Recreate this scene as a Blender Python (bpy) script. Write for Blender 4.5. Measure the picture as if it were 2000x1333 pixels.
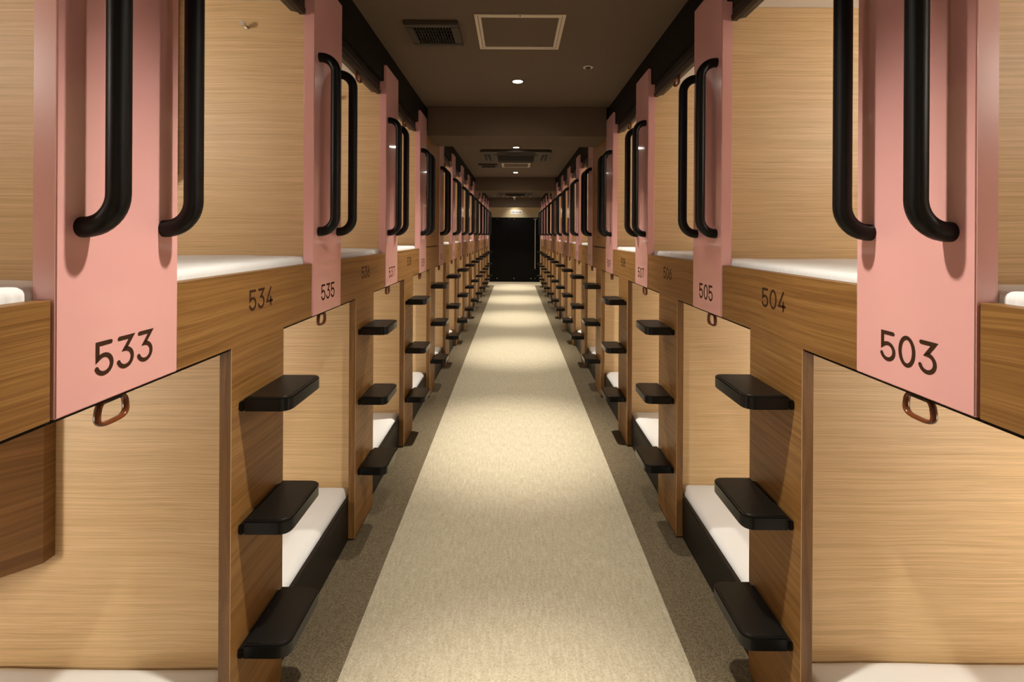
import bpy, bmesh, math, random
from mathutils import Vector, noise, Matrix

# ------------------------------------------------------------------ clear
for o in list(bpy.data.objects):
    bpy.data.objects.remove(o)
S = bpy.context.scene
COL = S.collection
random.seed(7)
pi = math.pi

# ------------------------------------------------------------------ camera
F_PX, CX, CY, ROLL, EYE = 955.0, 1004.29, 459.65, -0.0055, 1.45
cd = bpy.data.cameras.new('camera')
cam = bpy.data.objects.new('camera', cd)
COL.objects.link(cam)
cd.sensor_fit = 'HORIZONTAL'
cd.sensor_width = 36.0
cd.lens = F_PX / 2000 * 36
cd.shift_x = (1000 - CX) / 2000
cd.shift_y = (CY - 666.5) / 2000
cd.clip_start = 0.02
cam.location = (0, 0, EYE)
cam.rotation_mode = 'QUATERNION'
from mathutils import Quaternion
cam.rotation_quaternion = Quaternion((1, 0, 0), pi / 2) @ Quaternion((0, 0, 1), -ROLL)
S.camera = cam

# ------------------------------------------------------------------ world, exposure
w = bpy.data.worlds.new('world')
S.world = w
w.use_nodes = True
w.node_tree.nodes['Background'].inputs[0].default_value = (0.9, 0.8, 0.65, 1)
w.node_tree.nodes['Background'].inputs[1].default_value = 0.02
S.view_settings.view_transform = 'Standard'
S.view_settings.look = 'None'
S.view_settings.gamma = 1.0
S.view_settings.use_curve_mapping = False
S.view_settings.exposure = 0.12

DOWN_W = 430.0          # watts of the narrow beam of one ceiling downlight
SPILL_W = 200.0         # watts of its wider spill
DOWN_COL = (1.0, 0.95, 0.83)
LAMP_STRENGTH = 46.0    # emission of one bunk lamp
LAMP_COL = (1.0, 0.93, 0.84)

# ------------------------------------------------------------------ layout (metres, fitted to the photograph)
A, B = 0.7513, 0.789            # aisle face of the left and right row
P, W, Q = 1.024, 0.2941, 0.5083  # pitch of the bays, width of panels and posts, post offset
Y0 = {'L': 0.7951, 'R': 0.8288}
ZB, ZT = 1.1433, 1.3398         # underside and top of the wooden front rail
CEIL = 2.554
FASCIA = 2.345
BEAMZ = 2.301
DEEP = 2.05                     # depth of a bunk
NT = 13                         # wooden fronts -1..12, pink panels -1..13
END = 15.3
CLOSED = (3, 8)
MID = (B - A) / 2
BEAMS = [(4.20, 4.705), (9.33, 9.84), (14.45, 14.96)]
LIGHTS_Y = [-1.50, 1.00, 3.507, 6.143, 8.6, 11.1, 13.6, 15.08]


def PX(side, d):
    """world x of a point d metres out of the row face (towards the aisle)"""
    return -A + d if side == 'L' else B - d


# ------------------------------------------------------------------ materials
def srgb(r, g, b):
    f = lambda c: (c / 255 / 12.92) if c <= 10 else (((c / 255) + 0.055) / 1.055) ** 2.4
    return (f(r), f(g), f(b), 1)


def newmat(name):
    m = bpy.data.materials.new(name)
    m.use_nodes = True
    return m, m.node_tree.nodes, m.node_tree.links, m.node_tree.nodes['Principled BSDF']


def plain(name, col, rough=0.5, metal=0.0, coat=0.0, noise_amt=0.0, bump=0.0, bscale=200.0, spec=0.5):
    m, n, l, p = newmat(name)
    p.inputs['Base Color'].default_value = col
    p.inputs['Roughness'].default_value = rough
    p.inputs['Metallic'].default_value = metal
    p.inputs['Coat Weight'].default_value = coat
    p.inputs['Coat Roughness'].default_value = 0.06
    p.inputs['Specular IOR Level'].default_value = spec
    if noise_amt or bump:
        tc = n.new('ShaderNodeTexCoord')
        nz = n.new('ShaderNodeTexNoise')
        nz.inputs['Scale'].default_value = bscale
        nz.inputs['Detail'].default_value = 3
        l.new(tc.outputs['Object'], nz.inputs['Vector'])
        if bump:
            b = n.new('ShaderNodeBump')
            b.inputs['Strength'].default_value = bump
            b.inputs['Distance'].default_value = 0.002
            l.new(nz.outputs['Fac'], b.inputs['Height'])
            l.new(b.outputs['Normal'], p.inputs['Normal'])
        if noise_amt:
            mx = n.new('ShaderNodeMixRGB')
            mx.blend_type = 'MULTIPLY'
            mx.inputs[0].default_value = noise_amt
            mx.inputs[1].default_value = col
            l.new(nz.outputs['Color'], mx.inputs[2])
            l.new(mx.outputs[0], p.inputs['Base Color'])
    return m


def wood(name, dark, mid, light, scale, rough=0.42, fine=0.35, offset_random=True, bump=0.12, warp=0.06, pore=5.0, spec=0.4):
    """veneer; scale = (x, y, z) frequencies, small along the grain"""
    m, n, l, p = newmat(name)
    tc = n.new('ShaderNodeTexCoord')
    oi = n.new('ShaderNodeObjectInfo')
    mul = n.new('ShaderNodeMath')
    mul.operation = 'MULTIPLY'
    mul.inputs[1].default_value = 37.0 if offset_random else 0.0
    l.new(oi.outputs['Random'], mul.inputs[0])
    add = n.new('ShaderNodeVectorMath')
    add.operation = 'ADD'
    l.new(tc.outputs['Object'], add.inputs[0])
    l.new(mul.outputs[0], add.inputs[1])
    # slow warp so that the grain undulates
    wn = n.new('ShaderNodeTexNoise')
    wn.inputs['Scale'].default_value = 2.6
    wn.inputs['Detail'].default_value = 1
    l.new(add.outputs[0], wn.inputs['Vector'])
    ws = n.new('ShaderNodeVectorMath')
    ws.operation = 'SCALE'
    ws.inputs['Scale'].default_value = warp
    l.new(wn.outputs['Color'], ws.inputs[0])
    wa = n.new('ShaderNodeVectorMath')
    wa.operation = 'ADD'
    l.new(add.outputs[0], wa.inputs[0])
    l.new(ws.outputs[0], wa.inputs[1])
    add = wa
    # broad figure
    mp = n.new('ShaderNodeMapping')
    mp.inputs['Scale'].default_value = scale
    l.new(add.outputs[0], mp.inputs['Vector'])
    n1 = n.new('ShaderNodeTexNoise')
    n1.inputs['Scale'].default_value = 1.0
    n1.inputs['Detail'].default_value = 5
    n1.inputs['Roughness'].default_value = 0.6
    n1.inputs['Distortion'].default_value = 0.35
    l.new(mp.outputs[0], n1.inputs['Vector'])
    r1 = n.new('ShaderNodeValToRGB')
    e = r1.color_ramp.elements
    e[0].position, e[0].color = 0.30, dark
    e[1].position, e[1].color = 0.70, light
    em = e.new(0.5)
    em.color = mid
    l.new(n1.outputs['Fac'], r1.inputs['Fac'])
    # fine pores
    mp2 = n.new('ShaderNodeMapping')
    mp2.inputs['Scale'].default_value = tuple(s * (pore if s > 8 else 3.0) for s in scale)
    l.new(add.outputs[0], mp2.inputs['Vector'])
    n2 = n.new('ShaderNodeTexNoise')
    n2.inputs['Scale'].default_value = 1.0
    n2.inputs['Detail'].default_value = 4
    n2.inputs['Roughness'].default_value = 0.7
    l.new(mp2.outputs[0], n2.inputs['Vector'])
    r2 = n.new('ShaderNodeValToRGB')
    r2.color_ramp.elements[0].position = 0.36
    r2.color_ramp.elements[0].color = (0.40, 0.32, 0.24, 1)
    r2.color_ramp.elements[1].position = 0.60
    r2.color_ramp.elements[1].color = (1, 1, 1, 1)
    l.new(n2.outputs['Fac'], r2.inputs['Fac'])
    mx = n.new('ShaderNodeMixRGB')
    mx.blend_type = 'MULTIPLY'
    mx.inputs[0].default_value = fine
    l.new(r1.outputs[0], mx.inputs[1])
    l.new(r2.outputs[0], mx.inputs[2])
    l.new(mx.outputs[0], p.inputs['Base Color'])
    p.inputs['Roughness'].default_value = rough
    p.inputs['Specular IOR Level'].default_value = spec
    b = n.new('ShaderNodeBump')
    b.inputs['Strength'].default_value = bump
    b.inputs['Distance'].default_value = 0.001
    l.new(n2.outputs['Fac'], b.inputs['Height'])
    l.new(b.outputs['Normal'], p.inputs['Normal'])
    return m


def carpet(name, c1, c2, c3):
    m, n, l, p = newmat(name)
    tc = n.new('ShaderNodeTexCoord')
    mp = n.new('ShaderNodeMapping')
    mp.inputs['Scale'].default_value = (1.0, 0.7, 1.0)
    l.new(tc.outputs['Object'], mp.inputs['Vector'])
    v = n.new('ShaderNodeTexVoronoi')
    v.inputs['Scale'].default_value = 260
    l.new(mp.outputs[0], v.inputs['Vector'])
    nz = n.new('ShaderNodeTexNoise')
    nz.inputs['Scale'].default_value = 170
    nz.inputs['Detail'].default_value = 5
    nz.inputs['Roughness'].default_value = 0.75
    l.new(tc.outputs['Object'], nz.inputs['Vector'])
    r = n.new('ShaderNodeValToRGB')
    e = r.color_ramp.elements
    e[0].position, e[0].color = 0.30, c1
    e[1].position, e[1].color = 0.68, c3
    q = e.new(0.48)
    q.color = c2
    l.new(nz.outputs['Fac'], r.inputs['Fac'])
    # woven stripes along the aisle and slow tone changes
    mp3 = n.new('ShaderNodeMapping')
    mp3.inputs['Scale'].default_value = (85, 14.0, 1)
    l.new(tc.outputs['Object'], mp3.inputs['Vector'])
    n3 = n.new('ShaderNodeTexNoise')
    n3.inputs['Scale'].default_value = 1
    n3.inputs['Detail'].default_value = 3
    l.new(mp3.outputs[0], n3.inputs['Vector'])
    r3 = n.new('ShaderNodeValToRGB')
    r3.color_ramp.elements[0].position = 0.3
    r3.color_ramp.elements[0].color = (0.80, 0.78, 0.74, 1)
    r3.color_ramp.elements[1].position = 0.7
    l.new(n3.outputs['Fac'], r3.inputs['Fac'])
    mx = n.new('ShaderNodeMixRGB')
    mx.blend_type = 'MULTIPLY'
    mx.inputs[0].default_value = 0.8
    l.new(r.outputs[0], mx.inputs[1])
    l.new(r3.outputs[0], mx.inputs[2])
    l.new(mx.outputs[0], p.inputs['Base Color'])
    p.inputs['Roughness'].default_value = 0.95
    p.inputs['Specular IOR Level'].default_value = 0.1
    b = n.new('ShaderNodeBump')
    b.inputs['Strength'].default_value = 0.7
    b.inputs['Distance'].default_value = 0.003
    l.new(v.outputs['Distance'], b.inputs['Height'])
    l.new(b.outputs['Normal'], p.inputs['Normal'])
    return m


def emit(name, col, strength):
    m, n, l, p = newmat(name)
    p.inputs['Base Color'].default_value = (0.9, 0.9, 0.88, 1)
    p.inputs['Emission Color'].default_value = (*col, 1)
    p.inputs['Emission Strength'].default_value = strength
    return m


M = {}
M['oak'] = wood('light_oak_veneer', (0.62, 0.428, 0.214, 1), (0.665, 0.470, 0.247, 1), (0.71, 0.512, 0.280, 1),
                (0.9, 20, 95), rough=0.48, fine=0.44, warp=0.022, pore=3.6)
M['teak'] = wood('teak_veneer', (0.165, 0.074, 0.019, 1), (0.235, 0.113, 0.031, 1), (0.300, 0.155, 0.047, 1),
                 (40, 0.9, 75), rough=0.46, fine=0.45, warp=0.030, pore=4.5, spec=0.3)
M['teak_edge'] = wood('teak_edge_banding', (0.110, 0.050, 0.015, 1), (0.165, 0.080, 0.024, 1), (0.225, 0.112, 0.036, 1),
                      (60, 60, 1.0), rough=0.4, fine=0.3)
M['edge_line'] = plain('pale_edge_veneer', (0.42, 0.27, 0.13, 1), rough=0.5)
M['walnut_box'] = wood('walnut_veneer', (0.150, 0.070, 0.020, 1), (0.200, 0.096, 0.029, 1), (0.255, 0.128, 0.042, 1),
                       (1.6, 1.6, 75), rough=0.46, fine=0.35, spec=0.3)
M['pink'] = plain('pink_gloss_paint', (0.68, 0.345, 0.325, 1), rough=0.30, coat=0.9, spec=0.5)
M['black'] = plain('black_satin_plastic', (0.0045, 0.004, 0.0035, 1), rough=0.27, spec=0.25)
M['pad'] = plain('black_rubber_pad', (0.0055, 0.005, 0.004, 1), rough=0.36, spec=0.25, bump=0.15, bscale=900)
M['handle'] = plain('black_powder_coat', (0.003, 0.0027, 0.0028, 1), rough=0.38, spec=0.25, bump=0.05, bscale=1200)
M['kick'] = plain('black_board', (0.008, 0.007, 0.006, 1), rough=0.38, spec=0.25)
M['sheet'] = plain('white_cotton_sheet', (0.72, 0.71, 0.70, 1), rough=0.9, spec=0.15, bump=0.25, bscale=14)
M['ink'] = plain('dark_brown_lettering', (0.040, 0.016, 0.007, 1), rough=0.6, spec=0.15)
M['ceiling'] = plain('dark_brown_ceiling_paint', (0.135, 0.098, 0.070, 1), rough=0.85, spec=0.2)
M['beam'] = plain('dark_brown_beam_paint', (0.125, 0.090, 0.062, 1), rough=0.85, spec=0.2)
M['fascia'] = plain('black_brown_fascia', (0.012, 0.009, 0.006, 1), rough=0.7, spec=0.1)
M['rail'] = plain('bronze_blind_rail', (0.020, 0.015, 0.010, 1), rough=0.45, spec=0.3)
M['amber'] = plain('tortoiseshell_plastic', (0.13, 0.032, 0.008, 1), rough=0.22)
M['tab'] = plain('dark_webbing_tab', (0.010, 0.006, 0.005, 1), rough=0.7)
M['cream'] = plain('cream_wall_paint', (0.60, 0.48, 0.30, 1), rough=0.85)
M['white'] = plain('white_capsule_ceiling', (0.80, 0.77, 0.72, 1), rough=0.8)
M['trimwhite'] = plain('cream_metal_trim', (0.62, 0.54, 0.42, 1), rough=0.45)
M['vent'] = plain('brown_metal_vent', (0.060, 0.047, 0.034, 1), rough=0.6, spec=0.3)
M['slat'] = plain('dark_metal_slat', (0.030, 0.024, 0.018, 1), rough=0.5)
M['ventdark'] = plain('dark_vent_void', (0.006, 0.005, 0.004, 1), rough=0.9)  # near-black, also stands in for shade inside vent openings
M['chrome'] = plain('brushed_chrome', (0.70, 0.66, 0.60, 1), rough=0.18, metal=1.0)
M['blackboard'] = plain('black_panel', (0.003, 0.0027, 0.0025, 1), rough=0.6, spec=0.12)
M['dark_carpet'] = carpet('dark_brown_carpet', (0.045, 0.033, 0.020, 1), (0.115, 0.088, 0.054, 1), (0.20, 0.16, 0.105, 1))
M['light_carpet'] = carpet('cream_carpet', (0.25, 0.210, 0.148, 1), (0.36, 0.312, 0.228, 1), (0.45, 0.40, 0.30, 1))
M['vinyl'] = plain('cream_floor_tile', (0.62, 0.52, 0.36, 1), rough=0.5)
M['lens'] = emit('downlight_lens', DOWN_COL, 60.0)
M['glare'] = emit('bare_downlight_lens', (0.92, 0.97, 1.0), 420.0)
M['glow'] = emit('bunk_lamp_glow', LAMP_COL, LAMP_STRENGTH)


# ------------------------------------------------------------------ mesh helpers
class MB:
    def __init__(s):
        s.v, s.f = [], []

    def add(s, vs, fs):
        o = len(s.v)
        s.v += [tuple(v) for v in vs]
        s.f += [tuple(i + o for i in f) for f in fs]
        return s

    def box(s, x0, x1, y0, y1, z0, z1):
        if x0 > x1: x0, x1 = x1, x0
        if y0 > y1: y0, y1 = y1, y0
        v = [(x0, y0, z0), (x1, y0, z0), (x1, y1, z0), (x0, y1, z0), (x0, y0, z1), (x1, y0, z1), (x1, y1, z1), (x0, y1, z1)]
        return s.add(v, [(0, 3, 2, 1), (4, 5, 6, 7), (0, 1, 5, 4), (1, 2, 6, 5), (2, 3, 7, 6), (3, 0, 4, 7)])

    def prism(s, pts, axis, lo, hi):
        """pts: 2-D outline in the two other axes (order x,y,z without axis), extruded lo..hi"""
        def P3(p, t):
            q = list(p)
            q.insert(axis, t)
            return tuple(q)
        n = len(pts)
        v = [P3(p, lo) for p in pts] + [P3(p, hi) for p in pts]
        f = [tuple(range(n))[::-1], tuple(range(n, 2 * n))]
        f += [(i, (i + 1) % n, (i + 1) % n + n, i + n) for i in range(n)]
        return s.add(v, f)

    def tube(s, path, r, seg=14, closed=False, rz=None):
        path = [Vector(p) for p in path]
        n = len(path)
        rings = []
        up = None
        for i, p in enumerate(path):
            if closed:
                t = (path[(i + 1) % n] - path[i - 1]).normalized()
            else:
                t = (path[min(i + 1, n - 1)] - path[max(i - 1, 0)]).normalized()
            if up is None:
                up = Vector((0, 1, 0)) if abs(t.y) < 0.9 else Vector((1, 0, 0))
                if rz: up = Vector((1, 0, 0))
            side = t.cross(up).normalized()
            u2 = side.cross(t).normalized()
            up = u2
            ring = []
            for k in range(seg):
                a = 2 * pi * k / seg
                ring.append(p + side * (r * math.cos(a)) + u2 * ((rz or r) * math.sin(a)))
            rings.append(ring)
        vs = [v for ring in rings for v in ring]
        fs = []
        m = n if closed else n - 1
        for i in range(m):
            j = (i + 1) % n
            for k in range(seg):
                k2 = (k + 1) % seg
                fs.append((i * seg + k, i * seg + k2, j * seg + k2, j * seg + k))
        if not closed:
            fs.append(tuple(range(seg))[::-1])
            fs.append(tuple(range((n - 1) * seg, n * seg)))
        return s.add(vs, fs)

    def disc(s, c, r, z0, z1, seg=24, axis=2):
        pts = [(c[0] + r * math.cos(2 * pi * k / seg), c[1] + r * math.sin(2 * pi * k / seg)) for k in range(seg)]
        return s.prism(pts, axis, z0, z1)

    def ring(s, c, r0, r1, z0, z1, seg=28):
        v, f = [], []
        for k in range(seg):
            a = 2 * pi * k / seg
            ca, sa = math.cos(a), math.sin(a)
            v += [(c[0] + r0 * ca, c[1] + r0 * sa, z0), (c[0] + r1 * ca, c[1] + r1 * sa, z0),
                  (c[0] + r1 * ca, c[1] + r1 * sa, z1), (c[0] + r0 * ca, c[1] + r0 * sa, z1)]
        for k in range(seg):
            a, b = 4 * k, 4 * ((k + 1) % seg)
            for j in range(4):
                j2 = (j + 1) % 4
                f.append((a + j, b + j, b + j2, a + j2))
        return s.add(v, f)

    def mesh(s, name, mat, bevel=0.0, bseg=2, smooth=False, angle=40):
        me = bpy.data.meshes.new(name)
        me.from_pydata(s.v, [], s.f)
        bm = bmesh.new()
        bm.from_mesh(me)
        bmesh.ops.recalc_face_normals(bm, faces=bm.faces)
        if bevel:
            es = [e for e in bm.edges if len(e.link_faces) == 2 and e.calc_face_angle(0) > math.radians(50)]
            bmesh.ops.bevel(bm, geom=es, offset=bevel, segments=bseg, affect='EDGES', clamp_overlap=True)
        if smooth or bevel:
            for f in bm.faces: f.smooth = True
            for e in bm.edges:
                if len(e.link_faces) == 2 and e.calc_face_angle(0) > math.radians(angle): e.smooth = False
        bm.to_mesh(me)
        bm.free()
        me.materials.append(mat)
        return me


def link(name, me, parent=None, loc=(0, 0, 0)):
    o = bpy.data.objects.new(name, me)
    COL.objects.link(o)
    if parent: o.parent = parent
    o.location = loc
    return o


def tag(o, label, cat, group=None):
    o['label'] = label
    o['category'] = cat
    if group: o['group'] = group
    return o


def thing(name, label, cat, loc, group=None):
    return tag(link(name, None, None, loc), label, cat, group)


def struct(name, mb, mat, label=None, bevel=0.0):
    o = link(name, mb.mesh(name, mat, bevel))
    o['kind'] = 'structure'
    if label: o['label'] = label
    return o


def copy_tree(o, loc, label=None, parent=None):
    c = o.copy()
    COL.objects.link(c)
    c.parent = parent
    if loc is not None: c.location = loc
    if label: c['label'] = label
    for ch in list(o.children):
        copy_tree(ch, None, None, c)
    return c


ORD = ['first', 'second', 'third', 'fourth', 'fifth', 'sixth', 'seventh', 'eighth', 'ninth', 'tenth', 'eleventh',
       'twelfth', 'thirteenth', 'fourteenth', 'fifteenth']
SIDE = {'L': 'left', 'R': 'right'}


def num_odd(side, i): return (533 if side == 'L' else 503) + 2 * i
def num_even(side, i): return (534 if side == 'L' else 504) + 2 * i


# ------------------------------------------------------------------ the setting
XL, XR = -A - DEEP, B + DEEP
REAR = -2.0
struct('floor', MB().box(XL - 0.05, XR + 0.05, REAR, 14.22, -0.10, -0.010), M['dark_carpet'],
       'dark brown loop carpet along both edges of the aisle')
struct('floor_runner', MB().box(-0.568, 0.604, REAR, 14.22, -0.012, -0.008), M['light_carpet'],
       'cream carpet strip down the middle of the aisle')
struct('floor_end', MB().box(XL - 0.05, XR + 0.05, 14.22, END, -0.10, -0.009), M['vinyl'],
       'pale floor strip in front of the black board at the far end')
struct('ceiling', MB().box(XL - 0.05, XR + 0.05, REAR, END + 0.1, CEIL, CEIL + 0.1), M['ceiling'],
       'dark brown painted ceiling over the aisle')
struct('wall_left', MB().box(XL - 0.05, XL, REAR, END, -0.01, CEIL), M['oak'], 'back wall of the left bunks')
struct('wall_right', MB().box(XR, XR + 0.05, REAR, END, -0.01, CEIL), M['oak'], 'back wall of the right bunks')
struct('wall_rear', MB().box(XL - 0.05, XR + 0.05, REAR - 0.1, REAR, -0.01, CEIL), M['cream'], 'wall behind the camera')
struct('wall_end', MB().box(XL, XR, END, END + 0.1, -0.01, CEIL), M['cream'], 'cream wall at the far end of the aisle')
for s in 'LR':
    sd = SIDE[s]
    x0, x1 = PX(s, -0.017), PX(s, -0.12)
    struct('trim_' + sd, MB().box(x0, x1, REAR, 14.45, FASCIA, CEIL), M['fascia'],
           'dark fascia above the upper bunks of the %s row' % sd, 0.002)
    # cap over the upper bunks, deck between the bunks
    struct('ceiling_' + sd, MB().box(PX(s, -0.12), PX(s, -DEEP), REAR, 14.42, 2.38, 2.42), M['white'],
           'white ceiling of the upper bunks in the %s row' % sd)
    struct('deck_' + sd, MB().box(PX(s, -0.045), PX(s, -DEEP), REAR, 14.42, 1.155, 1.24), M['white'],
           'slab between the lower and upper bunks of the %s row' % sd)
    # plain wooden closure behind the camera, and the wall beside the far end
    struct('wall_%s_rear' % sd, MB().box(PX(s, 0), PX(s, -0.03), REAR, Y0[s] - P - 0.002, 0, FASCIA), M['teak'],
           'wooden panelling behind the camera')
    struct('wall_%s_end' % sd, MB().box(PX(s, -0.02), PX(s, -0.10), 14.47, END, -0.01, CEIL), M['cream'],
           'cream side wall at the far end')
    struct('trim_%s_end' % sd, MB().box(PX(s, -0.005), PX(s, -DEEP), 14.425, 14.46, 0, CEIL), M['teak'],
           'wooden end panel of the %s row' % sd)
for k, (y0, y1) in enumerate(BEAMS):
    struct('beam', MB().box(-A if k < 2 else -A - 0.2, B if k < 2 else B + 0.2, y0 if k < 2 else 14.462, y1, BEAMZ, CEIL), M['beam'],
           '%s brown boxed beam crossing the ceiling' % ORD[k], 0.003)

# ------------------------------------------------------------------ numerals
def arc(cx, cy, rx, ry, a0, a1, n):
    return [(cx + rx * math.cos(math.radians(a0 + (a1 - a0) * k / n)), cy + ry * math.sin(math.radians(a0 + (a1 - a0) * k / n)))
            for k in range(n + 1)]


GLYPH = {
    '0': [('c', arc(.31, .5, .29, .47, 0, 360, 28)[:-1])],
    '1': [('o', [(.14, .80), (.36, .97), (.36, .03)])],
    '2': [('o', arc(.31, .70, .27, .27, 165, -35, 14) + [(.05, .03), (.60, .03)])],
    '3': [('o', [(.05, .97), (.56, .97), (.27, .60)] + arc(.29, .315, .29, .285, 82, -160, 18))],
    '4': [('o', [(.47, .97), (.04, .25), (.64, .25)]), ('o', [(.47, .45), (.47, .03)])],
    '5': [('o', [(.55, .97), (.06, .97), (.06, .50)] + arc(.30, .315, .29, .285, 128, -160, 18))],
    '6': [('c', arc(.31, .32, .28, .29, 0, 360, 24)[:-1]), ('o', [(.44, .97), (.08, .46)])],
    '7': [('o', [(.03, .97), (.58, .97), (.22, .03)])],
    '8': [('c', arc(.31, .27, .28, .24, 0, 360, 22)[:-1]), ('c', arc(.31, .74, .23, .23, 0, 360, 20)[:-1])],
    '9': [('c', arc(.31, .68, .28, .29, 0, 360, 24)[:-1]), ('o', [(.18, .03), (.54, .54)])],
}


def stroke(path, hw, closed):
    """offset a polyline both ways with mitred joints; rounded free ends"""
    n = len(path)
    pts = [Vector((p[0], p[1])) for p in path]
    L, R = [], []
    for i in range(n):
        a = pts[i - 1] if (closed or i > 0) else None
        b = pts[(i + 1) % n] if (closed or i < n - 1) else None
        d1 = (pts[i] - a).normalized() if a is not None else None
        d2 = (b - pts[i]).normalized() if b is not None else None
        d1 = d1 or d2
        d2 = d2 or d1
        n1, n2 = Vector((-d1.y, d1.x)), Vector((-d2.y, d2.x))
        m = n1 + n2
        if m.length < 1e-4: m = n1
        m.normalize()
        k = hw / max(m.dot(n1), 0.42)
        L.append(pts[i] + m * k)
        R.append(pts[i] - m * k)
    vs = [(p.x, p.y) for p in L] + [(p.x, p.y) for p in R]
    fs = []
    for i in range(n if closed else n - 1):
        j = (i + 1) % n
        fs.append((i, j, j + n, i + n))
    if not closed:
        for end in (0, 1):
            c = pts[0] if end == 0 else pts[-1]
            d = (pts[0] - pts[1]).normalized() if end == 0 else (pts[-1] - pts[-2]).normalized()
            base = math.atan2(d.y, d.x)
            o = len(vs)
            fan = [(c.x + hw * math.cos(base - pi / 2 + pi * k / 8), c.y + hw * math.sin(base - pi / 2 + pi * k / 8)) for k in range(9)]
            vs += fan
            fs.append(tuple(range(o, o + 9)))
    return vs, fs


def number_mesh(text, side, height, yc, z0, d):
    """lettering lying on the row face (d metres out of it), centred on yc"""
    mb = MB()
    pitch, gw = height * 0.845, height * 0.62
    total = pitch * (len(text) - 1) + gw
    for k, ch in enumerate(text):
        for kind, path in GLYPH[ch]:
            vs, fs = stroke(path, 0.070, kind == 'c')
            out = []
            for (gx, gy) in vs:
                t = -total / 2 + k * pitch + gx * height
                # on the left row reading direction runs away from the camera, on the right towards it
                y = yc + t if side == 'L' else yc - t
                out.append((PX(side, d), y, z0 + gy * height))
            mb.add(out, fs)
    me = bpy.data.meshes.new('room_number')
    me.from_pydata(mb.v, [], mb.f)
    me.materials.append(M['ink'])
    return me


# ------------------------------------------------------------------ pink grab panels
def rounded(pts_r):
    """2-D outline from (x, y, r) corners"""
    out = []
    n = len(pts_r)
    for i, (x, y, r) in enumerate(pts_r):
        p = Vector((x, y))
        if r <= 0:
            out.append((x, y))
            continue
        a = Vector(pts_r[i - 1][:2]) - p
        b = Vector(pts_r[(i + 1) % n][:2]) - p
        a.normalize(); b.normalize()
        s, e = p + a * r, p + b * r
        for k in range(7):
            t = k / 6
            q = s * (1 - t) ** 2 + p * 2 * t * (1 - t) * 0.93 + e * t ** 2 + (s + e) * (t * (1 - t) * 0.07)
            out.append((q.x, q.y))
    return out


def panel_meshes(side):
    f = 0.004
    prof = [(f, ZB), (f, 2.437), (-0.014, 2.437), (-0.014, FASCIA - 0.002), (-0.036, FASCIA - 0.002), (-0.036, ZB)]
    pm = MB().prism([(PX(side, d), z) for d, z in prof], 1, 0.0025, W - 0.0025).mesh('pink_panel', M['pink'], bevel=0.0022, bseg=3, angle=60)
    hm = []
    for yy in (0.051, W - 0.045):
        r, rb, z0, z1, D = 0.0183, 0.058, 1.460, 2.126, 0.0665
        path = [(f - 0.003, z0)]
        path += [(D - rb + rb * math.sin(t), z0 + rb - rb * math.cos(t)) for t in [pi / 2 * k / 10 for k in range(11)]]
        path += [(D, z0 + (z1 - z0) * k / 4) for k in (1, 2, 3)]
        path += [(D - rb + rb * math.cos(t), z1 - rb + rb * math.sin(t)) for t in [pi / 2 * k / 10 for k in range(11)]]
        path += [(f - 0.003, z1)]
        hm.append(MB().tube([(PX(side, d), yy, z) for d, z in path], r, 20).mesh('handle', M['handle'], smooth=True))
    return pm, hm


def panel_label(side, i):
    sd = SIDE[side]
    if i == -1: return 'glossy pink panel beside the camera on the %s, outside the picture' % sd
    if i <= 3: return '%s glossy pink panel of the %s row, numbered %d, with black handles' % (ORD[i], sd, num_odd(side, i))
    if i == 13: return 'glossy pink panel farthest from the camera in the %s row' % sd
    return '%s glossy pink panel from the camera in the %s row' % (ORD[i], sd)


for s in 'LR':
    pm, hm = panel_meshes(s)
    for i in range(-1, 14):
        y = Y0[s] + i * P
        t = thing('grab_panel', panel_label(s, i), 'panel', (0, y, 0), 'pink grab panels of the %s row' % SIDE[s])
        link('panel', pm, t)
        for h in hm: link('handle', h, t)
        if i >= 0:
            link('room_number', number_mesh(str(num_odd(s, i)), s, 0.0585, W / 2, 1.1925, 0.0046), t)

# ------------------------------------------------------------------ wooden fronts with steps
def front_meshes(side):
    g = 0.0015
    th = 0.031
    # T shaped outline in (y, z), y from the near end of the bay's panel
    y0, y1 = W + g, P - g
    tp = [(y0, ZB), (Q, ZB), (Q, 0), (Q + W, 0), (Q + W, ZB), (y1, ZB), (y1, ZT), (y0, ZT)]
    mb = MB()
    n = len(tp)
    X0, X1 = PX(side, 0), PX(side, -th)
    v = [(X0, y, z) for y, z in tp] + [(X1, y, z) for y, z in tp]
    fs = [(i, (i + 1) % n, (i + 1) % n + n, i + n) for i in range(n)]
    quads = [(7, 0, 1, 6), (1, 4, 5, 6), (1, 2, 3, 4)]
    fs += quads + [tuple(q + n for q in f) for f in quads]
    board = mb.add(v, fs).mesh('front_board', M['teak'], bevel=0.0008, bseg=1)
    eb = MB().box(PX(side, -0.0008), X1, Q - 0.0012, Q, 0, ZB - 0.001)
    eb.box(PX(side, -0.0008), X1, Q + W, Q + W + 0.0012, 0, ZB - 0.001)
    edge = eb.mesh('edge_band', M['teak_edge'])
    line = MB().box(PX(side, 0.0004), PX(side, -0.0009), Q - 0.0016, Q - 0.0001, 0, ZB - 0.0005).mesh('edge_line', M['edge_line'])
    return board, edge, line


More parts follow.
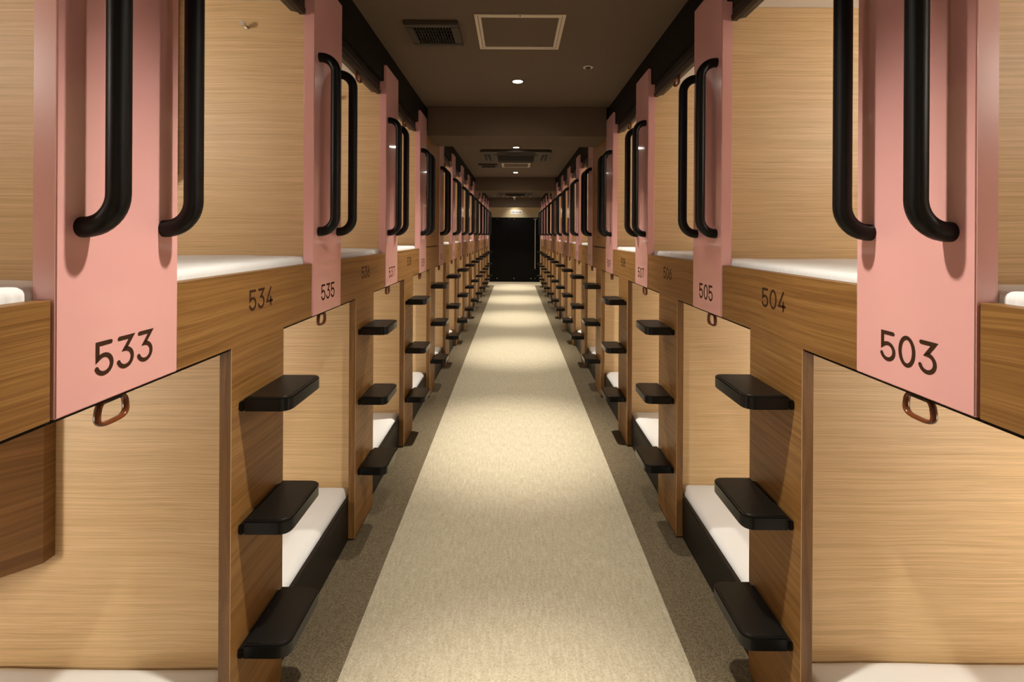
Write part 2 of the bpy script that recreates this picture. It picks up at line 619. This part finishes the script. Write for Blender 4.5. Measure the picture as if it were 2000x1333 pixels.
def step_meshes(side):
    yc = Q + W / 2
    hw = 0.1145
    out = rounded([(0.0, -hw, 0), (0.1405, -hw, 0.034), (0.1405, hw, 0.034), (0.0, hw, 0)])
    body = MB().prism([(PX(side, max(d, 0.014)), yc + y) for d, y in out], 2, -0.037, 0.0)
    body.box(PX(side, 0.0003), PX(side, 0.0145), yc - hw, yc + hw, -0.037, -0.010)
    body = body.mesh('step', M['black'], bevel=0.003, bseg=2)
    pd = rounded([(0.020, -hw + 0.009, 0), (0.1315, -hw + 0.009, 0.027), (0.1315, hw - 0.009, 0.027), (0.020, hw - 0.009, 0)])
    pad = MB().prism([(PX(side, d), yc + y) for d, y in pd], 2, -0.002, 0.0014).mesh('tread_pad', M['pad'], bevel=0.0008, bseg=1)
    return body, pad


STEP_Z = (1.000, 0.662, 0.322)


def front_label(side, i):
    sd = SIDE[side]
    if i == -1: return 'brown wood bunk front nearest the camera on the %s, cut by the picture edge' % sd
    if i in CLOSED:
        return 'closed full-height brown wood front with steps under the %s beam, %s row' % ('first' if i == 3 else 'second', sd)
    if i <= 2: return '%s brown wood bunk front of the %s row, numbered %d, with black steps' % (ORD[i], sd, num_even(side, i))
    return '%s brown wood bunk front with steps from the camera, %s row' % (ORD[i], sd)


for s in 'LR':
    board, edge, eline = front_meshes(s)
    body, pad = step_meshes(s)
    up = MB().box(PX(s, 0), PX(s, -0.031), W + 0.0015, P - 0.0015, ZT + 0.009, FASCIA - 0.004).mesh('upper_board', M['teak'], bevel=0.0008, bseg=1)
    lock = MB().tube([(PX(s, -0.002), 0.665, 1.432), (PX(s, 0.012), 0.665, 1.432)], 0.008, 12).mesh('lock', M['chrome'])
    back = MB().box(PX(s, -0.0315), PX(s, -0.040), W, P, ZT - 0.01, ZT + 0.02).mesh('seam_shade_strip', M['kick'])  # black strip behind the open seam, stands in for its shadow gap
    for i in range(-1, 13):
        y = Y0[s] + i * P
        t = thing('bunk_front', front_label(s, i), 'bunk front', (0, y, 0), 'wooden bunk fronts of the %s row' % SIDE[s])
        bo = link('front_board', board, t)
        link('edge_band', edge, bo)
        link('edge_line', eline, bo)
        for z in STEP_Z:
            st = link('step', body, t, (0, 0, z))
            link('tread_pad', pad, st)
        if i in CLOSED:
            u = link('upper_board', up, t)
            link('lock', lock, u)
            link('seam_shade_strip', back, u)
        else:
            link('room_number', number_mesh(str(num_even(s, i)), s, 0.0560, (W + P) / 2, 1.2305, 0.0005), t)

# ------------------------------------------------------------------ partitions, bases, mattresses
LOFF = Q + W / 2        # partition between lower bunks stands behind the post
UOFF = W / 2            # partition between upper bunks stands behind the pink panel


def lower_name(side, i):
    if i <= 3: return 'the %s %s lower bunk, %d' % (ORD[i], SIDE[side], num_odd(side, i))
    return 'the %s %s lower bunk' % (ORD[i], SIDE[side])


def upper_name(side, i):
    if i <= 2: return 'the %s %s upper bunk, %d' % (ORD[i], SIDE[side], num_even(side, i))
    return 'the %s %s upper bunk' % (ORD[i], SIDE[side])


def drape(lx, ly, h, r, nx, ny, seed, ruffle=0.0, amp=0.006):
    """a fitted sheet over a mattress: flat top folding down over rounded edges; x from 0 (aisle end) inwards"""
    def fold(t, half):
        s = abs(t)
        flat = half - r
        sg = 1 if t >= 0 else -1
        if s <= flat: return t, 0.0
        a = (s - flat) / r
        if a < pi / 2:
            return sg * (flat + r * math.sin(a)), r * (1 - math.cos(a))
        return sg * half, r + (s - flat - r * pi / 2)
    hx, hy = lx / 2, ly / 2
    ex = hx - r + r * pi / 2 + (h - r)
    ey = hy - r + r * pi / 2 + (h - r)

    def samples(half, ext, n):
        flat = half - r
        arr = [-flat + 2 * flat * k / n for k in range(n + 1)]
        edge = [flat + r * pi / 2 * k / 4 for k in range(1, 5)] + [ext * 0.5 + 0.5 * (flat + r * pi / 2), ext]
        return [-e for e in reversed(edge)] + arr + edge
    xs, ys = samples(hx, ex, nx), samples(hy, ey, ny)
    vs, fs = [], []
    for ix, u in enumerate(xs):
        for iy, t in enumerate(ys):
            X, dx = fold(u, hx)
            Y, dy = fold(t, hy)
            drop = min(h, math.hypot(dx, dy) if dx < r and dy < r else max(dx, dy))
            q = Vector((X * 2.3 + seed * 5.1, Y * 2.6, seed * 1.7))
            nz = noise.noise(q) * amp + noise.noise(q * 3.1) * amp * 0.35
            z = -drop + nz * (1 - drop / h)
            if ruffle and dx > r * 0.3 and u < 0:
                X += ruffle * math.sin(Y * (390 if ny > 100 else 60) + noise.noise(Vector((Y * 9, seed, 0))) * 5) * (0.6 + 0.4 * noise.noise(Vector((Y * 5, seed, 3)))) * min(1, dx / r)
            vs.append((X + hx, Y, z))
    m = len(ys)
    for i in range(len(xs) - 1):
        for j in range(m - 1):
            fs.append((i * m + j, (i + 1) * m + j, (i + 1) * m + j + 1, i * m + j + 1))
    # closed underside
    bot = [i * m for i in range(len(xs))] + [(len(xs) - 1) * m + j for j in range(1, m)] + \
          [i * m + m - 1 for i in range(len(xs) - 2, -1, -1)] + [j for j in range(m - 2, 0, -1)]
    fs.append(tuple(bot))
    return vs, fs


def mattress_mesh(side, lx, ly, h, r, seed, d0, ruffle, nx=26, ny=22):
    vs, fs = drape(lx, ly, h, r, nx, ny, seed, ruffle)
    mb = MB()
    mb.add([(PX(side, d0 - x), y, z) for x, y, z in vs], fs)
    return mb.mesh('mattress', M['sheet'], smooth=True, angle=80)


for s in 'LR':
    sd = SIDE[s]
    lp = MB().box(PX(s, -0.0320), PX(s, -DEEP), -0.02, 0.02, -0.008, 1.154).mesh('partition', M['oak'])
    upm = MB().box(PX(s, -0.038), PX(s, -DEEP), -0.02, 0.02, 1.241, 2.379).mesh('partition', M['oak'])
    lm = [mattress_mesh(s, 1.93, P - 0.046, 0.085, 0.035, k + 1 + (10 if s == 'R' else 0), -0.052, 0.002, 24, 40) for k in range(3)]
    um = [mattress_mesh(s, 1.95, P - 0.046, 0.118, 0.016, k + 4 + (10 if s == 'R' else 0), -0.036, 0.0035, 24, 190) for k in range(3)]
    # black base under the lower mattress
    kb = MB().box(PX(s, -0.0320), PX(s, -0.050), -P + 0.0215, -0.0215, -0.009, 0.166).mesh('kick_board', M['kick'], bevel=0.002, bseg=1)
    kr = MB().prism([(PX(s, -0.0320), 0.167), (PX(s, -0.0320), 0.181), (PX(s, -0.0355), 0.184), (PX(s, -0.050), 0.184), (PX(s, -0.050), 0.167)],
                    1, -P + 0.0215, -0.0215).mesh('top_rail', M['kick'])
    kd = MB().box(PX(s, -0.0505), PX(s, -DEEP + 0.002), -P + 0.0215, -0.0215, -0.009, 0.108).mesh('bed_deck', M['kick'])
    for i in range(-1, 13):
        y = Y0[s] + i * P + LOFF
        tag(link('partition', lp, None, (0, y, 0)),
            'light oak partition wall at the far side of ' + lower_name(s, i) if i >= 0 else 'light oak partition wall low beside the camera, %s, outside the picture' % sd,
            'partition', 'partitions of the lower %s bunks' % sd)
        if i >= 0:
            b = thing('bed_base', 'black base board under the mattress of ' + lower_name(s, i), 'bed base', (0, y, 0), 'black bed bases of the %s row' % sd)
            link('kick_board', kb, b)
            link('top_rail', kr, b)
            link('bed_deck', kd, b)
            tag(link('mattress', lm[i % 3], None, (0, y - P / 2, 0.194)), 'white sheeted mattress in ' + lower_name(s, i), 'mattress',
                'lower mattresses of the %s row' % sd)
    for i in range(-1, 14):
        y = Y0[s] + i * P + UOFF
        tag(link('partition', upm, None, (0, y, 0)),
            'light oak partition wall at the far side of ' + upper_name(s, i - 1) if i >= 1 else
            ('light oak partition wall cut by the top %s corner, nearest the camera' % sd if i == 0 else 'light oak partition wall high beside the camera, %s, outside the picture' % sd),
            'partition', 'partitions of the upper %s bunks' % sd)
        if i < 13 and i not in CLOSED:
            lab = 'white sheeted mattress in ' + upper_name(s, i) if i >= 0 else 'white mattress sliver at the %s picture edge, upper bunk' % sd
            tag(link('mattress', um[i % 3], None, (0, y + P / 2, 1.362)), lab, 'mattress', 'upper mattresses of the %s row' % sd)


# ------------------------------------------------------------------ roller blinds with pull loops
def loop_mesh(side, d, ztop):
    mb = MB()
    pts = []
    hw, hh = 0.0330, 0.0235
    for k in range(28):
        a = 2 * pi * k / 28
        ca, sa = math.cos(a), math.sin(a)
        e = 0.62
        yy = hw * math.copysign(abs(ca) ** e, ca)
        zz = hh * math.copysign(abs(sa) ** e, sa)
        yy *= 1.0 - 0.10 * (zz / hh)
        pts.append((PX(side, d), yy, ztop - hh - 0.004 + zz))
    mb.tube(pts, 0.0044, 12, closed=True, rz=0.0070)
    return mb.mesh('pull_loop', M['amber'], smooth=True, angle=70)


for s in 'LR':
    sd = SIDE[s]
    # upper: rail between the pink panels
    prof = [(-0.038, 2.344), (-0.038, 2.318), (-0.033, 2.314), (-0.033, 2.300), (-0.037, 2.297), (-0.037, 2.293), (-0.028, 2.289), (-0.028, 2.274),
            (-0.033, 2.266), (-0.050, 2.266), (-0.058, 2.274), (-0.085, 2.280), (-0.085, 2.344)]
    ur = MB().prism([(PX(s, d), z) for d, z in prof], 1, W + 0.001, P - 0.001).mesh('rail', M['rail'], bevel=0.001, bseg=1)
    ul = loop_mesh(s, -0.042, 2.276)
    utab = MB().box(PX(s, -0.037), PX(s, -0.047), -0.024, 0.024, 2.262, 2.282).mesh('loop_tab', M['tab'], bevel=0.002, bseg=1)
    lr = MB().box(PX(s, -0.006), PX(s, -0.042), Q + W - P + 0.002, Q - 0.002, 1.136, 1.1425).mesh('rail', M['fascia'], bevel=0.001, bseg=1)
    ll = loop_mesh(s, -0.022, 1.139)
    ltab = MB().box(PX(s, -0.017), PX(s, -0.027), -0.026, 0.026, 1.127, 1.1365).mesh('loop_tab', M['tab'], bevel=0.002, bseg=1)
    for i in range(-1, 13):
        y = Y0[s] + i * P
        if i not in CLOSED:
            lab = 'rolled-up dark blind with amber pull loop above ' + upper_name(s, i) if i >= 0 else 'rolled-up dark blind overhead on the %s, outside the picture' % sd
            t = thing('roller_blind', lab, 'blind', (0, y, 0), 'blinds of the upper %s bunks' % sd)
            link('rail', ur, t)
            link('loop_tab', utab, t, (0, (W + P) / 2, 0))
            link('pull_loop', ul, t, (0, (W + P) / 2, 0))
        if i >= 0:
            t = thing('roller_blind', 'rolled-up blind with amber pull loop above ' + lower_name(s, i), 'blind', (0, y, 0), 'blinds of the lower %s bunks' % sd)
            link('rail', lr, t)
            link('loop_tab', ltab, t, (0, W / 2, 0))
            link('pull_loop', ll, t, (0, W / 2, 0))

# ------------------------------------------------------------------ angled console boxes in the left bunks
def console(z0, z1, i, y, label, grp):
    ox, d = PX('L', -0.585), 0.33
    prof = [(ox, -0.0205), (ox, -0.058), (ox - d, -0.058 - d), (ox - d - 0.03, -0.058 - d), (ox - d - 0.03, -0.0205)]
    me = console.cache.get(z0)
    if me is None:
        me = MB().prism(prof, 2, z0, z1).mesh('console_box', M['walnut_box'], bevel=0.0012, bseg=1)
        console.cache[z0] = me
    o = tag(link('console_box', me, None, (0, y, 0)), label, 'cabinet', grp)


console.cache = {}
for i in range(0, 13):
    console(0.507, 1.1545, i, Y0['L'] + i * P + LOFF, 'brown wood angled box on the wall of ' + lower_name('L', i), 'boxes of the lower left bunks')
    if i not in CLOSED:
        console(1.681, 2.379, i, Y0['L'] + (i + 1) * P + UOFF, 'brown wood angled box on the wall of ' + upper_name('L', i), 'boxes of the upper left bunks')

# ------------------------------------------------------------------ coat hooks
for s in 'L':
    hx, hz = PX(s, -0.317), 2.274
    base = MB().tube([(hx, -0.0205, hz), (hx, -0.024, hz)], 0.0105, 18).mesh('base', M['chrome'])
    stem = MB().tube([(hx, -0.024, hz), (hx, -0.047, hz)], 0.0058, 14).mesh('stem', M['chrome'], smooth=True)
    head = MB().tube([(hx, -0.047, hz), (hx, -0.0485, hz), (hx, -0.055, hz), (hx, -0.057, hz)], 0.0105, 18).mesh('head', M['chrome'], smooth=True)
    for i in range(0, 13):
        if i in CLOSED: continue
        t = thing('coat_hook', 'small chrome coat peg high on the wall of ' + upper_name(s, i), 'hook', (0, Y0[s] + (i + 1) * P + UOFF, 0),
                  'coat pegs of the %s row' % SIDE[s])
        for nm, me in (('base', base), ('stem', stem), ('head', head)): link(nm, me, t)

# ------------------------------------------------------------------ lamps inside the bunks (on the near partition of each)
def dome():
    mb = MB()
    r, seg, rings, h = 0.135, 14, 3, 0.05
    vs = [(0, 0.012 + h, 0)]
    fs = []
    for k in range(1, rings + 1):
        a = pi / 2 * k / rings
        for j in range(seg):
            b = 2 * pi * j / seg
            vs.append((r * math.sin(a) * math.cos(b), 0.012 + h * math.cos(a), r * math.sin(a) * math.sin(b)))
    for j in range(seg): fs.append((0, 1 + j, 1 + (j + 1) % seg))
    for k in range(rings - 1):
        for j in range(seg):
            a, b = 1 + k * seg + j, 1 + k * seg + (j + 1) % seg
            fs.append((a, a + seg, b + seg, b))
    mb.add(vs, fs)
    return mb.mesh('shade', M['glow'], smooth=True)


dm = dome()
bp = MB().disc((0, 0), 0.145, 0.0005, 0.012, 20, axis=1).mesh('back_plate', M['trimwhite'])
for s in 'LR':
    for i in range(-1, 13):
        for lev in (0, 1):
            if lev and i in CLOSED: continue
            if lev == 0 and i < 0: continue
            if lev == 0:
                loc = (PX(s, -1.15), Y0[s] + (i - 1) * P + LOFF + 0.02, 0.72)
                nm = lower_name(s, i)
            else:
                loc = (PX(s, -1.15), Y0[s] + i * P + UOFF + 0.02, 2.06)
                nm = upper_name(s, i) if i >= 0 else 'the upper bunk beside the camera, ' + SIDE[s]
            t = thing('wall_lamp', 'round lamp on the near partition of ' + nm, 'lamp', loc, 'bunk lamps of the %s row' % SIDE[s])
            link('back_plate', bp, t)
            link('shade', dm, t)

# ------------------------------------------------------------------ ceiling fittings
trim = MB().ring((0, 0), 0.036, 0.043, -0.003, 0.004).mesh('trim_ring', M['vent'], smooth=True)
lens = MB().disc((0, 0), 0.0355, -0.0015, 0.004, 20).mesh('lens', M['lens'])
glare = MB().disc((0, 0), 0.0355, -0.0015, 0.004, 20).mesh('lens', M['glare'])
for k, y in enumerate(LIGHTS_Y):
    lab = 'round recessed downlight %s' % {0: 'behind the camera, outside the picture', 1: 'overhead just above the picture', 2: 'nearest of those seen, before the first beam',
                                           3: 'seen just under the first beam edge', 4: 'before the second beam', 5: 'hidden behind the second beam',
                                           6: 'glaring at the far end of the aisle', 7: 'added out of sight behind the last beam to light the end wall'}[k]
    t = thing('downlight', lab, 'light', (MID, y, CEIL), 'ceiling downlights')
    link('trim_ring', trim, t)
    link('lens', glare if k == 6 else lens, t)
    for nm, watt, ang in (('beam_source', DOWN_W, 46), ('spill_source', SPILL_W, 104)):
        if k == 7 and nm == 'beam_source': continue  # added unseen fitting, weak spill only, brightens the end wall
        ld = bpy.data.lights.new(nm, 'SPOT')
        ld.energy = watt if k < 7 else 26.0
        ld.color = DOWN_COL
        ld.spot_size = math.radians(ang)
        ld.spot_blend = 1.0
        ld.shadow_soft_size = 0.032
        lo = bpy.data.objects.new(nm, ld)
        COL.objects.link(lo)
        lo.parent = t
        lo.location = (0, 0, -0.036)


def frame(mb, x0, x1, y0, y1, wd, z0, z1):
    mb.box(x0, x1, y0, y0 + wd, z0, z1)
    mb.box(x0, x1, y1 - wd, y1, z0, z1)
    mb.box(x0, x0 + wd, y0 + wd, y1 - wd, z0, z1)
    mb.box(x1 - wd, x1, y0 + wd, y1 - wd, z0, z1)
    return mb


def hatch(x0, x1, y0, y1, label):
    t = thing('access_hatch', label, 'hatch', ((x0 + x1) / 2, (y0 + y1) / 2, CEIL))
    a, b = (x1 - x0) / 2, (y1 - y0) / 2
    link('outer_frame', frame(MB(), -a, a, -b, b, 0.0165, -0.006, 0.0).mesh('outer_frame', M['trimwhite'], bevel=0.001, bseg=1), t)
    link('inner_frame', frame(MB(), -a + 0.019, a - 0.019, -b + 0.019, b - 0.019, 0.014, -0.005, 0.0).mesh('inner_frame', M['trimwhite'], bevel=0.001, bseg=1), t)
    link('hatch_door', MB().box(-a + 0.034, a - 0.034, -b + 0.034, b - 0.034, -0.003, 0.0).mesh('hatch_door', M['ceiling']), t)
    link('latch', MB().disc((0, -b + 0.009), 0.004, -0.008, -0.005, 12).mesh('latch', M['ventdark']), t)


hatch(-0.207, 0.254, 2.437, 2.888, 'square ceiling hatch with cream frame near the camera')
hatch(-0.200, 0.245, 7.47, 7.93, 'square ceiling hatch with cream frame behind the air conditioner')


def vent(x0, x1, y0, y1, label):
    t = thing('ceiling_vent', label, 'vent', ((x0 + x1) / 2, (y0 + y1) / 2, CEIL))
    a, b = (x1 - x0) / 2, (y1 - y0) / 2
    link('frame', frame(MB(), -a, a, -b, b, 0.042, -0.024, 0.0).mesh('frame', M['vent'], bevel=0.004, bseg=2), t)
    link('backing', MB().box(-a + 0.041, a - 0.041, -b + 0.041, b - 0.041, -0.003, -0.0005).mesh('backing', M['ventdark']), t)
    sl = MB().box(-0.0010, 0.0010, -b + 0.041, b - 0.041, -0.020, -0.006).mesh('slat', M['slat'])
    n = 13
    for k in range(1, n):
        link('slat', sl, t, (-a + 0.042 + (2 * a - 0.084) * k / n, 0, 0))
    cr = MB().box(-a + 0.041, a - 0.041, -0.0012, 0.0012, -0.020, -0.006).mesh('cross_slat', M['slat'])
    for k in range(1, 5):
        link('cross_slat', cr, t, (0, -b + 0.042 + (2 * b - 0.084) * k / 5, 0))


vent(-0.578, -0.296, 2.51, 2.805, 'square brown ceiling vent beside the near hatch')
vent(-0.560, -0.265, 7.55, 7.88, 'small brown ceiling vent beside the far hatch')


def cassette(xc, yc, label):
    t = thing('air_conditioner', label, 'air conditioner', (xc, yc, CEIL))
    h = 0.47
    z0 = -0.034
    link('body', MB().prism(rounded([(-h, -h, .07), (h, -h, .07), (h, h, .07), (-h, h, .07)]), 2, z0, 0.0).mesh('body', M['vent'], bevel=0.008, bseg=2), t)
    gr = link('grille', MB().box(-0.25, 0.25, -0.25, 0.25, z0 - 0.006, z0 - 0.001).mesh('grille', M['ventdark'], bevel=0.002, bseg=1), t)
    gs = MB().box(-0.245, 0.245, -0.004, 0.004, z0 - 0.009, z0 - 0.006).mesh('slat', M['ventdark'])
    for k in range(9): link('slat', gs, gr, (0, -0.22 + 0.055 * k, 0))
    link('grille_frame', frame(MB(), -0.285, 0.285, -0.285, 0.285, 0.034, z0 - 0.009, z0 - 0.001).mesh('grille_frame', M['vent'], bevel=0.002, bseg=1), t)
    slot = MB().box(-0.25, 0.25, -0.038, 0.038, z0 - 0.003, z0 - 0.001).mesh('outlet', M['ventdark'])  # flat dark slab painted as the shade of a recessed slot
    vane = MB().box(-0.245, 0.245, -0.014, 0.014, z0 - 0.009, z0 - 0.004).mesh('vane', M['vent'], bevel=0.002, bseg=1)
    for k in range(4):
        a = pi / 2 * k
        o = link('outlet', slot, t, (0.385 * math.sin(a), -0.385 * math.cos(a), 0))
        o.rotation_euler.z = a
        link('vane', vane, o)


cassette(0.018, 6.755, 'brown ceiling cassette air conditioner between the first and second beam')
cassette(0.018, 12.90, 'brown ceiling cassette air conditioner beyond the second beam')

t = thing('smoke_detector', 'small round white detector on the ceiling right of the near downlight', 'detector', (0.477, 3.196, CEIL))
link('base', MB().ring((0, 0), 0.018, 0.033, -0.007, 0.0).mesh('base', M['trimwhite'], bevel=0.002, smooth=True), t)
link('sensor', MB().disc((0, 0), 0.0175, -0.014, 0.0, 20).mesh('sensor', M['vent'], bevel=0.003), t)

t = thing('sprinkler', 'small pale sprinkler hanging from the ceiling at the far end', 'sprinkler', (0.0, 13.52, CEIL))
link('collar', MB().disc((0, 0), 0.035, -0.008, 0.0, 20).mesh('collar', M['trimwhite']), t)
link('pipe', MB().tube([(0, 0, 0), (0, 0, -0.055)], 0.011, 10).mesh('pipe', M['trimwhite'], smooth=True), t)
link('yoke', MB().tube([(-0.04, 0, -0.035), (-0.034, 0, -0.055), (0, 0, -0.085), (0.034, 0, -0.055), (0.04, 0, -0.035)], 0.007, 8).mesh('yoke', M['trimwhite'], smooth=True), t)
link('deflector', MB().tube([(0, 0, -0.055), (0, 0, -0.125)], 0.012, 10).mesh('deflector', M['trimwhite'], smooth=True), t)
sp = [('first', -0.57), ('second', -0.31), ('third', -0.20), ('fourth', 0.22), ('fifth', 0.44)]
dm = MB().disc((0, 0), 0.030, -0.010, 0.0, 16).mesh('ceiling_disc', M['trimwhite'], bevel=0.004)
for nm, x in sp:
    tag(link('ceiling_disc', dm, None, (x, 13.85, CEIL)), 'small pale ceiling disc at the far end, %s from the left' % nm, 'ceiling disc', 'ceiling discs at the far end')

# ------------------------------------------------------------------ far end: black board, rod, sign
t = thing('black_board', 'black full-width board closing the far end of the aisle', 'board', (0, END - 0.001, 0))
link('panel', MB().box(-A - 0.015, B + 0.015, -0.035, 0, 0.0, 2.003).mesh('panel', M['blackboard'], bevel=0.003), t)
bolt = MB().tube([(0, -0.035, 0), (0, -0.044, 0)], 0.013, 10).mesh('bolt', M['chrome'])
for x, z in ((-0.53, 1.945), (0.0, 1.945), (0.53, 1.945), (-0.53, 0.10), (0.0, 0.10), (0.53, 0.10), (-0.15, 1.98), (0.66, 0.10)):
    link('bolt', bolt, t, (x, 0, z))
link('rod', MB().tube([(0.655, -0.050, 0.40), (0.655, -0.050, 1.955)], 0.011, 10).mesh('rod', M['trimwhite'], smooth=True), t)
link('rod_bracket', MB().box(0.60, 0.71, -0.058, -0.034, 1.945, 1.965).mesh('rod_bracket', M['trimwhite']), t)
t = thing('sign', 'small pale sign with dark characters above the black board', 'sign', (0.065, END - 0.001, 2.165))
link('plate', MB().box(-0.178, 0.178, -0.008, 0, -0.060, 0.060).mesh('plate', M['white'], bevel=0.002, bseg=1), t)
gl = MB()
for k in range(9):
    x = -0.142 + k * 0.0355
    gl.box(x - 0.013, x + 0.013, -0.0092, -0.0082, 0.018, 0.027)
    gl.box(x - 0.013, x + 0.013, -0.0092, -0.0082, -0.030, -0.021)
    gl.box(x - 0.004 + 0.008 * (k % 2), x + 0.005 + 0.008 * (k % 2), -0.0092, -0.0082, -0.024, 0.022)
    if k % 3: gl.box(x - 0.013, x - 0.005, -0.0092, -0.0082, -0.024, 0.022)
    gl.box(x - 0.011, x + 0.012, -0.0092, -0.0082, -0.006, 0.003)
link('lettering', gl.mesh('lettering', M['ink']), t)
